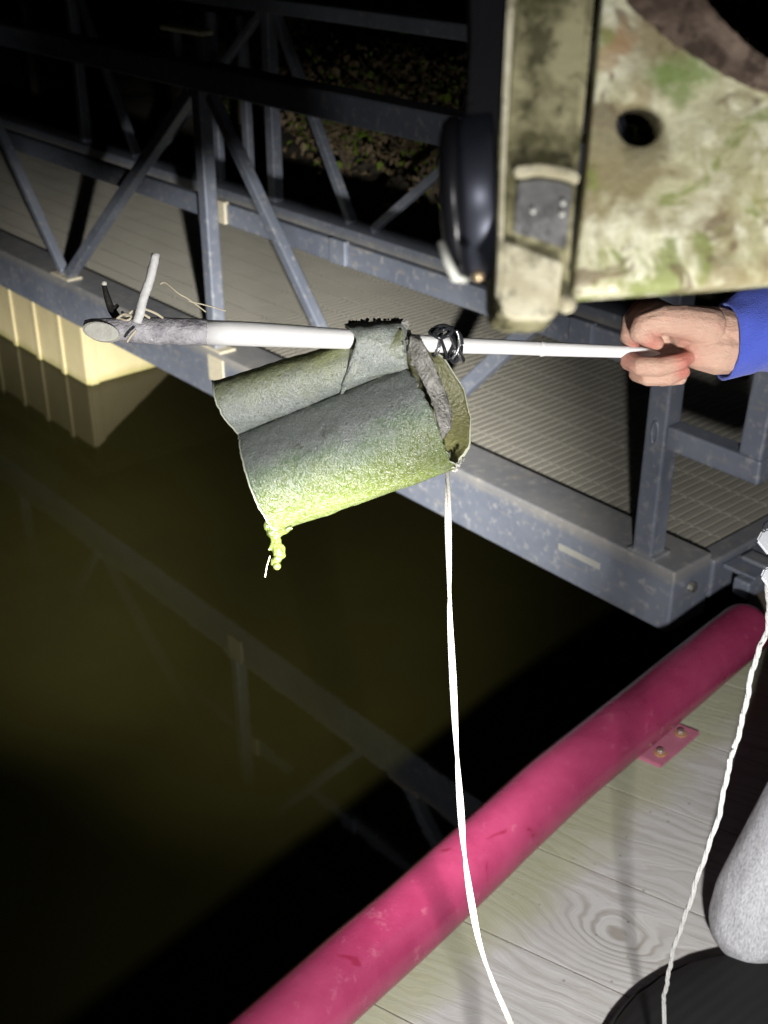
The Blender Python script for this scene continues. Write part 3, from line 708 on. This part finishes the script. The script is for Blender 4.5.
def Q2(x, y, d): return P(x, y, d)
b2 = [(764, 575, 1.28), (769, 600, 1.28), (768, 625, 1.28), (757, 655, 1.29), (749, 690, 1.30), (739, 730, 1.32), (729, 770, 1.34), (719, 812, 1.37), (706, 855, 1.41), (692, 895, 1.46), (680, 930, 1.52), (671, 962, 1.58), (666, 985, 1.62), (664, 1005, 1.66)]
a0 = spline([P(*q) for q in b2], 16)
a0 = [q + RT*(.0007*math.sin(i*.40)+.0009*math.sin(i*.17+1)) for i, q in enumerate(a0)]
a0.append(V((a0[-1].x+.03, a0[-1].y-.05, .02)))
for ph in (0, 2.1, 4.2):
    tube(bm, [q + (RT*math.cos(i*.35+ph)+UP*math.sin(i*.35+ph)*.6+FW*math.sin(i*.35+ph)*.6)*.0014 for i, q in enumerate(a0)], .0018, 7)
tag(obj('braided_cord', bm, M['cord_white_fluffy'], None, True), 'thicker white braided cord running from the metal clip down to the black bag', 'cord')
clip = thing('metal_clip', 'shiny silver clip at the upper end of the braided white cord', 'clip')
bm = bmesh.new()
for poly, d in (([(756, 541), (762, 530), (790, 524), (792, 552), (768, 556)], 1.28), ([(760, 577), (764, 568), (790, 562), (790, 590), (768, 588)], 1.27)):
    f = [bm.verts.new(P(x, y, d)) for x, y in poly]; b = [bm.verts.new(P(x, y, d+.012)) for x, y in poly]
    fs = [bm.faces.new(f), bm.faces.new(list(reversed(b)))]+[bm.faces.new((f[i], b[i], b[(i+1) % 5], f[(i+1) % 5])) for i in range(5)]
    bmesh.ops.recalc_face_normals(bm, faces=fs); bmesh.ops.bevel(bm, geom=list({e for q in fs for e in q.edges}), offset=.002, segments=2, affect='EDGES')
obj('clip_body', bm, M['clear_clip'], clip)
bm = bmesh.new(); tube(bm, spline([P(763, 531, 1.275), P(768, 523, 1.28), P(790, 515, 1.28), P(800, 540, 1.28), P(795, 580, 1.28)], 6), .0025, 8); obj('clip_wire', bm, M['black_wire'], clip, True)
# ------------------------------------------------------------------ person at the right: hand, sleeve, kneeling leg
per = thing('person', 'person in blue sweatshirt and grey sweatpants standing at the right edge gripping the stick', 'person')
def K(*pts): return [(Q(x, y, z), r/1000) for x, y, z, r in pts]
hand = blob('hand', [
    K((800, 345, -.01, 27), (765, 344, -.005, 28), (738, 343, 0, 29)),
    K((738, 338, 0, 26), (715, 334, .002, 29), (694, 330, .0, 26)),
    K((738, 350, 0, 25), (718, 350, .005, 26), (700, 351, .004, 20)),
    K((700, 330, -.015, 24), (672, 333, -.022, 22), (655, 340, -.026, 18)),
    # thumb: over the top, bent at the knuckle, tip resting on the stick
    K((708, 327, .018, 20), (684, 322, .026, 17.5), (664, 320, .030, 15.2), (645, 325, .028, 13.6), (641, 332, .028, 12)),
    K((641, 331, .028, 12), (648, 338, .028, 9.5), (657, 343, .026, 7.2)),
    # forefinger behind, crooked round from above
    K((672, 318, -.02, 13), (656, 309, -.018, 11.5), (641, 309, -.014, 10.5), (631, 320, -.010, 9.5), (628, 336, -.004, 9), (632, 346, .0, 8)),
    # middle finger under the stick, tip towards the palm
    K((655, 345, -.028, 13), (636, 352, -.016, 11.5), (630, 361, .004, 10.4), (640, 366, .018, 10), (660, 367, .022, 9.8), (680, 362, .020, 8.8), (688, 358, .016, 7)),
    # ring finger below it
    K((660, 352, -.030, 13), (642, 366, -.022, 11), (638, 373, -.006, 10), (648, 377, .008, 9.6), (668, 377, .012, 9.2), (683, 372, .010, 7.5)),
    # little finger tucked behind
    K((672, 358, -.030, 12), (660, 372, -.026, 9), (662, 379, -.014, 8), (680, 378, -.008, 7.4)),
], .0012, M['skin'], per, 4, .5)
att = hand.data.attributes.new('red', 'FLOAT', 'POINT')
hot = [(Q(686, 360, .024), .013), (Q(652, 341, .030), .010), (Q(632, 362, .01), .011), (Q(684, 373, .016), .008), (Q(640, 346, .01), .012), (Q(676, 347, .02), .012)]
for i, v in enumerate(hand.data.vertices):
    att.data[i].value = min(1, sum(math.exp(-((v.co-h).length/r)**2) for h, r in hot))
# sleeve and body of the sweatshirt
def sleeve_fold(q, k): return 1+.06*noise.noise(q*28)+.04*noise.noise(q*70)
sh_ = V((.74, 1.36, 1.36))
bm = bmesh.new()
ctr = spline([Q(724, 342, 0), Q(740, 336, 0), Q(775, 328, 0), Q(820, 322, -.01), V((.50, 1.20, 1.28)), V((.60, 1.26, 1.30)), sh_], 7)
rads = interp([.036, .041, .046, .050, .055, .060, .070], len(ctr)); rings = []
tv = (ctr[1]-ctr[0]).normalized(); sl_n = 32
for i, (q, r) in enumerate(zip(ctr, rads)):
    tv = (ctr[min(i+1, len(ctr)-1)]-ctr[max(0, i-1)]).normalized(); a = tv.cross(V((0, 0, 1))).normalized(); b = a.cross(tv)
    ring = []
    for k in range(sl_n):
        an = 2*math.pi*k/sl_n; d = a*math.cos(an)+b*math.sin(an)
        rr2 = r*(1+.16*noise.noise((q+d*r)*20)+.09*noise.noise((q+d*r)*50))
        sk = tv*(.013*math.sin(an)*(1 if i < 6 else 0)*(1-i/6 if i < 6 else 0))
        ring.append(bm.verts.new(q+d*rr2+sk))
    rings.append(ring)
for A, B in zip(rings, rings[1:]):
    for k in range(sl_n): bm.faces.new((A[k], A[(k+1) % sl_n], B[(k+1) % sl_n], B[k]))
bmesh.ops.recalc_face_normals(bm, faces=bm.faces[:])
slv = obj('sleeve', bm, M['blue_cotton'], per, True); m = slv.modifiers.new('t', 'SOLIDIFY'); m.thickness = .0035; m.offset = -1
blob('sweatshirt', [[(V((.95, 1.46, .90)), .15), (V((.95, 1.44, 1.10)), .145), (V((.93, 1.40, 1.26)), .14), (V((.92, 1.39, 1.36)), .10)],
    [(V((.74, 1.36, 1.36)), .072), (V((.93, 1.39, 1.36)), .095), (V((1.12, 1.42, 1.36)), .072), (V((1.20, 1.40, 1.10)), .055), (V((1.20, 1.25, .92)), .045)]], .012, M['blue_cotton'], per, 8)
dx_ = V((.10, .28, .21))
def hd(x, y, z): return V((x, y, z))+dx_
blob('head', [[(hd(.82, 1.11, 1.20), .055), (hd(.81, 1.09, 1.32), .055)], [(hd(.80, 1.08, 1.37), .085), (hd(.81, 1.10, 1.42), .098)], [(hd(.75, 1.03, 1.33), .035), (hd(.78, 1.06, 1.36), .06)],
    [(hd(.735, 1.02, 1.40), .012), (hd(.722, 1.005, 1.375), .014)], [(hd(.86, 1.02, 1.385), .018), (hd(.86, 1.02, 1.41), .02)], [(hd(.765, 1.16, 1.385), .018), (hd(.765, 1.16, 1.41), .02)]], .005, M['skin'], per, 4)
blob('hair', [[(hd(.825, 1.12, 1.44), .103), (hd(.85, 1.15, 1.38), .085)]], .007, M['hair'], per, 3)
blob('trousers', [[(V((.93, 1.48, .88)), .145), (V((.80, 1.52, .60)), .105), (V((.735, 1.55, .42)), .092), (V((.640, 1.530, .15)), .082), (V((.630, 1.525, .10)), .078)],
    [(V((.97, 1.48, .88)), .145), (V((1.08, 1.50, .50)), .10), (V((1.10, 1.52, .12)), .08)]], .007, M['grey_heather'], per, 10)
blob('shoe', [[(V((.66, 1.55, .045)), .045), (V((.63, 1.60, .04)), .04)]], .006, M['black_fabric'], per, 4)
blob('shoe', [[(V((1.10, 1.54, .045)), .045), (V((1.06, 1.40, .04)), .04)]], .006, M['black_fabric'], per, 4)
# ------------------------------------------------------------------ black rounded bag on the deck, lower right
bagc = V((.635, 1.21, 0))
bag = thing('black_bag', 'black rounded fabric bag lying on the wooden deck in front of the grey trouser leg', 'bag')
bm = bmesh.new(); nb = 64; prof = [(.02, .003), (.97, .004), (1.0, .02), (.985, .04), (.94, .06), (.80, .075), (.55, .084), (.28, .088), (0.02, .09)]
pr = spline([V((a, 0, b)) for a, b in prof], 4)
rx, ry = .322, .30; rows = []
for q in pr:
    row = []
    for k in range(nb):
        a = 2*math.pi*k/nb; j = 1+.004*math.sin(a*36)*(q.z > .02)*min(1, abs(q.x)) + .02*noise.noise(V((math.cos(a)*2, math.sin(a)*2, q.z*8)))
        row.append(bm.verts.new(V((math.cos(a)*rx*q.x*j, math.sin(a)*ry*q.x*j, q.z))))
    rows.append(row)
for A, B in zip(rows, rows[1:]):
    for k in range(nb): bm.faces.new((A[k], A[(k+1) % nb], B[(k+1) % nb], B[k]))
bm.faces.new(rows[-1]); bm.faces.new(list(reversed(rows[0]))); bmesh.ops.recalc_face_normals(bm, faces=bm.faces[:])
o = obj('bag_body', bm, M['black_fabric'], bag, True)
bag.location = bagc; bag.rotation_euler = (0, 0, .2)
bm = bmesh.new(); tube(bm, [V((math.cos(a)*rx*.995, math.sin(a)*ry*.995, .035)) for a in [2*math.pi*k/64 for k in range(65)]], .005, 8, False)
obj('piping', bm, M['black_fabric'], bag, True)
bm = bmesh.new(); a = spline([V((-.10, -.05, .086)), V((-.07, -.06, .13)), V((.07, -.06, .13)), V((.10, -.05, .086))], 8); tube(bm, a, .010, 8, flat=.4); obj('handle', bm, M['black_fabric'], bag, True)
# ------------------------------------------------------------------ camouflage case, close to the lens and out of focus
case = thing('camouflage_case', 'out of focus camouflage patterned case with a round hole hanging close in the upper right', 'case')
D0 = .50
def prism(name, poly, d, depth, mat, par, bev=.0012, segs=2, smooth=True, holes=None):
    bm = bmesh.new(); f = [bm.verts.new(P(x, y, d)) for x, y in poly]; b = [bm.verts.new(v.co+(v.co-CAM).normalized()*0+FW*depth) for v in f]
    n = len(poly); fs = [bm.faces.new(f), bm.faces.new(list(reversed(b)))]+[bm.faces.new((f[i], b[i], b[(i+1) % n], f[(i+1) % n])) for i in range(n)]
    bmesh.ops.recalc_face_normals(bm, faces=fs)
    if bev: bmesh.ops.bevel(bm, geom=list({e for q in fs for e in q.edges}), offset=bev, segments=segs, affect='EDGES')
    return obj(name, bm, M[mat], par)
# main plate with its round hole: ring of quads between outline and hole
outl = [(573, 296), (640, 291), (700, 287), (768, 281), (860, 274), (980, 266), (985, 180), (960, 120), (900, 112), (850, 92), (806, 76), (768, 58), (750, 48), (737, 35), (720, 17), (705, -2), (690, -40), (660, -60), (612, -60), (604, -10), (600, 30), (595, 90), (589, 150), (581, 220)]
hc = (640, 123); hr = 22.5
def resample(poly, n, c):
    out = []
    for k in range(n):
        a = 2*math.pi*k/n; dx, dy = math.cos(a), math.sin(a); best = None
        for (x1, y1), (x2, y2) in zip(poly, poly[1:]+poly[:1]):
            ex, ey = x2-x1, y2-y1; den = dx*ey-dy*ex
            if abs(den) < 1e-9: continue
            t = ((x1-c[0])*ey-(y1-c[1])*ex)/den; u = ((x1-c[0])*dy-(y1-c[1])*dx)/den
            if t > 0 and -1e-6 <= u <= 1+1e-6 and (best is None or t < best): best = t
        out.append((c[0]+dx*best, c[1]+dy*best))
    return out
NR = 160; oo = resample(outl, NR, hc)
bm = bmesh.new(); TH = .016
loops = []
def loopat(fr_, dep_, dx=0):
    return [bm.verts.new(P(hc[0]+(x-hc[0])*fr_+0, hc[1]+(y-hc[1])*fr_, D0)+FW*dep_) for x, y in oo]
hole = lambda rad, dep_: [bm.verts.new(P(hc[0]+rad*math.cos(2*math.pi*k/NR), hc[1]+rad*math.sin(2*math.pi*k/NR), D0)+FW*dep_) for k in range(NR)]
loops.append(hole(hr, TH)); loops.append(hole(hr, .003)); loops.append(hole(hr+1, .0008)); loops.append(hole(hr+3, 0))
def blendl(fr_): 
    return [bm.verts.new(P((hc[0]+(hr+3)*math.cos(2*math.pi*k/NR))*(1-fr_)+oo[k][0]*fr_, (hc[1]+(hr+3)*math.sin(2*math.pi*k/NR))*(1-fr_)+oo[k][1]*fr_, D0)+FW*(.0012*noise.noise(V((oo[k][0]*.02*fr_, oo[k][1]*.02*fr_, 2))))) for k in range(NR)]
for f_ in (.15, .3, .5, .7, .85, .985): loops.append(blendl(f_))
loops.append([bm.verts.new(P(x, y, D0)+FW*.0015) for x, y in oo]); loops.append([bm.verts.new(P(x, y, D0)+FW*(TH-.001)) for x, y in oo])
loops.append([bm.verts.new(P(hc[0]+(x-hc[0])*.985, hc[1]+(y-hc[1])*.985, D0)+FW*TH) for x, y in oo])
loops.append(loops[0])
for A, B in zip(loops, loops[1:]):
    for k in range(NR): bm.faces.new((A[k], A[(k+1) % NR], B[(k+1) % NR], B[k]))
bmesh.ops.recalc_face_normals(bm, faces=bm.faces[:])
plate = obj('case_plate', bm, M['camouflage'], case, True)
# dark brown band curving along the plate's upper edge, a green leaf print and rust patches
def inlay(name, pts, mat, d=.0022, wob=1.5, par=case):
    q = spline([V((x, y, 0)) for x, y in pts+[pts[0]]], 5)[:-1]
    bm = bmesh.new(); f = [bm.verts.new(P(v.x+wob*noise.noise(V((i*.7, 1, 3))), v.y+wob*noise.noise(V((i*.7, 7, 3))), D0)-FW*d) for i, v in enumerate(q)]
    b = [bm.verts.new(v.co+FW*(d+.002)) for v in f]; n = len(f)
    bm.faces.new(f); 
    for i in range(n): bm.faces.new((f[i], b[i], b[(i+1) % n], f[(i+1) % n]))
    bmesh.ops.recalc_face_normals(bm, faces=bm.faces[:]); bmesh.ops.triangulate(bm, faces=[x for x in bm.faces if len(x.verts) > 4])
    return obj(name, bm, M[mat], par)
inlay('edge_band', [(618, -30), (628, 5), (650, 25), (676, 46), (705, 64), (732, 80), (768, 94), (820, 108), (900, 135), (905, 118), (850, 96), (806, 80), (768, 62), (750, 51), (737, 39), (718, 20), (702, -2), (685, -36)], 'camo_brown', .0026, 2.5)
# side block with rounded corners, strap and grey insert
prism('side_block', [(499, 150), (497, 250), (497, 296), (500, 306), (507, 312), (552, 314), (563, 310), (569, 296), (574, 220), (582, 140), (590, 60), (598, -40), (518, -40), (506, 60)], D0-.020, .055, 'camo_olive', case, .003, 3)
def onblock(name, poly, mat, lift, th=.004, bev=.0008): return prism(name, poly, D0-.020-lift, th+lift*0, mat, case, bev)
onblock('lower_cover', [(504, 240), (500, 300), (504, 315), (514, 319), (548, 320), (557, 314), (563, 262), (535, 252)], 'tan_strap', .003)
onblock('strap_band', [(515, 166), (540, 163), (566, 167), (580, 173), (579, 183), (562, 177), (540, 174), (518, 177), (514, 174)], 'tan_strap', .0045, .005)
onblock('grey_insert', [(518, 181), (540, 178), (560, 181), (573, 186), (566, 248), (540, 239), (514, 232)], 'grey_insert', .002)
onblock('edge_strip', [(509, -30), (516, -30), (510, 80), (505, 180), (503, 260), (499, 300), (496, 296), (500, 200), (503, 90)], 'tan_strap', .0035, .004)
for x, y in ((533, 211), (562, 214), (563, 203)):
    bm = bmesh.new(); bmesh.ops.create_icosphere(bm, subdivisions=2, radius=.0012, matrix=Matrix.Translation(P(x, y, D0-.0225))); obj('rivet', bm, M['pale_plastic'], case, True)
bm = bmesh.new(); bmesh.ops.create_icosphere(bm, subdivisions=3, radius=.0042, matrix=Matrix.Translation(P(566, 303, D0-.018))); obj('knob', bm, M['tan_strap'], case, True)
# black drum on its left
cx_ = P(472, 198, D0+.012)
bm = bmesh.new()
def lathe(bm, c, axd, prof, n=56):
    a = axd.normalized(); s = a.cross(FW).normalized(); t_ = a.cross(s); rows = []
    for (x, r) in prof: rows.append([bm.verts.new(c+a*x+(s*math.cos(2*math.pi*k/n)+t_*math.sin(2*math.pi*k/n))*r) for k in range(n)])
    for A, B in zip(rows, rows[1:]):
        for k in range(n): bm.faces.new((A[k], A[(k+1) % n], B[(k+1) % n], B[k]))
    bm.faces.new(rows[0]); bm.faces.new(list(reversed(rows[-1]))); bmesh.ops.recalc_face_normals(bm, faces=bm.faces[:])
axd = (RT - FW*.14 + UP*.04).normalized()
lathe(bm, cx_, axd, [(-.0105, .016), (-.0115, .026), (-.010, .031), (-.007, .0335), (-.004, .0335), (-.003, .032)])
obj('drum_rim', bm, M['black_drum'], case, True)
bm = bmesh.new(); lathe(bm, cx_, axd, [(-.003, .0312), (-.002, .0332), (.0, .0338), (.009, .0338), (.0105, .033), (.011, .028)]); obj('drum_barrel', bm, M['drum_metal'], case, True)
bm = bmesh.new(); lathe(bm, cx_, axd, [(-.002, .02), (.016, .02)]); obj('drum_core', bm, M['black_drum'], case, True)
prism('drum_arm', [(470, -60), (510, -60), (508, 60), (502, 150), (488, 190), (466, 150), (468, 100), (472, 40)], D0-.004, .03, 'black_drum', case, .002)
bm = bmesh.new(); tube(bm, [P(441, 243, D0-.01), P(448, 262, D0-.012), P(455, 278, D0-.012), P(466, 280, D0-.006)], [.0018, .0020, .0022, .0016], 10); obj('lever', bm, M['pale_plastic'], case, True)
bm = bmesh.new(); bmesh.ops.create_icosphere(bm, subdivisions=3, radius=.0024, matrix=Matrix.Translation(P(478, 276, D0-.02))); obj('brass_stud', bm, M['brass'], case, True)
# ------------------------------------------------------------------ shrubs on the bank behind the gangway
def shrub(s, v, h, rad, mat, label, nleaf=1500, seed=1):
    rnd = random.Random(seed); r0 = thing('shrub', label, 'shrub', 'shrubs on the bank behind the gangway')
    b0 = G(s, v, -.12 if v > 4.9 else -.3); r0.location = b0
    bm = bmesh.new(); tips = []
    for i in range(11):
        a = rnd.uniform(0, 6.28); l = rnd.uniform(.5, 1.0); e = V((math.cos(a)*rad*l, math.sin(a)*rad*l, h*rnd.uniform(.55, 1)))
        pts = spline([V((0, 0, 0)), V((e.x*.3, e.y*.3, e.z*.5)), e], 5); tube(bm, pts, interp([.014, .003], len(pts)), 6); tips += pts[4:]
    obj('stem', bm, M['stem_brown'], r0)
    bm = bmesh.new()
    for i in range(nleaf):
        c = rnd.choice(tips)+V((rnd.gauss(0, .11), rnd.gauss(0, .11), rnd.gauss(0, .10)))
        L = rnd.uniform(.03, .075); W = L*.36; R = Matrix.Rotation(rnd.uniform(0, 6.28), 3, 'Z') @ Matrix.Rotation(rnd.uniform(-1.1, 1.1), 3, 'X') @ Matrix.Rotation(rnd.uniform(-.8, .8), 3, 'Y')
        q = [V((0, 0, 0)), V((W, L*.45, .006)), V((0, L, -.01)), V((-W, L*.45, .006))]
        vs = [bm.verts.new(c+R @ x) for x in q]; bm.faces.new((vs[0], vs[1], vs[2])); bm.faces.new((vs[0], vs[2], vs[3]))
    o = obj('foliage', bm, M[mat], r0); o.data.materials.append(M['leaf_dry']); o.data.materials.append(M['leaf_green'])
    for i, p in enumerate(o.data.polygons): p.material_index = [0, 0, 0, 1, 2][(i//2*7) % 5]
shrub(3.6, 4.95, .95, .55, 'leaf_olive', 'olive shrub behind the drum side of the far gangway railing', 1800, 1)
shrub(4.45, 4.9, .75, .50, 'leaf_green', 'brighter green low shrub framed by the V of the far railing braces', 1800, 2)
shrub(5.35, 5.0, .85, .5, 'leaf_dry', 'brownish shrub just left of the far railing post', 1500, 3)
shrub(4.9, 5.9, 1.5, .8, 'leaf_olive', 'taller dim shrub above the far top rail', 2000, 4)
shrub(6.4, 5.2, .7, .5, 'leaf_dry', 'dry pale shrub showing beside the near post with the reflective cap', 1300, 5)
shrub(8.2, 5.6, .9, .7, 'leaf_olive', 'dim shrub at the far left behind the gangway rails', 1400, 6)
shrub(2.7, 5.2, 1.1, .6, 'leaf_olive', 'shrub hidden partly behind the camouflage case', 1200, 7)
bm = bmesh.new(); tube(bm, [G(9.6, 4.6, -.1), G(9.6, 4.6, 2.6)], .035, 10)
tag(obj('marker_pole', bm, M['timber_dark']), 'thin dark pole standing on the bank in the dim upper left', 'pole')
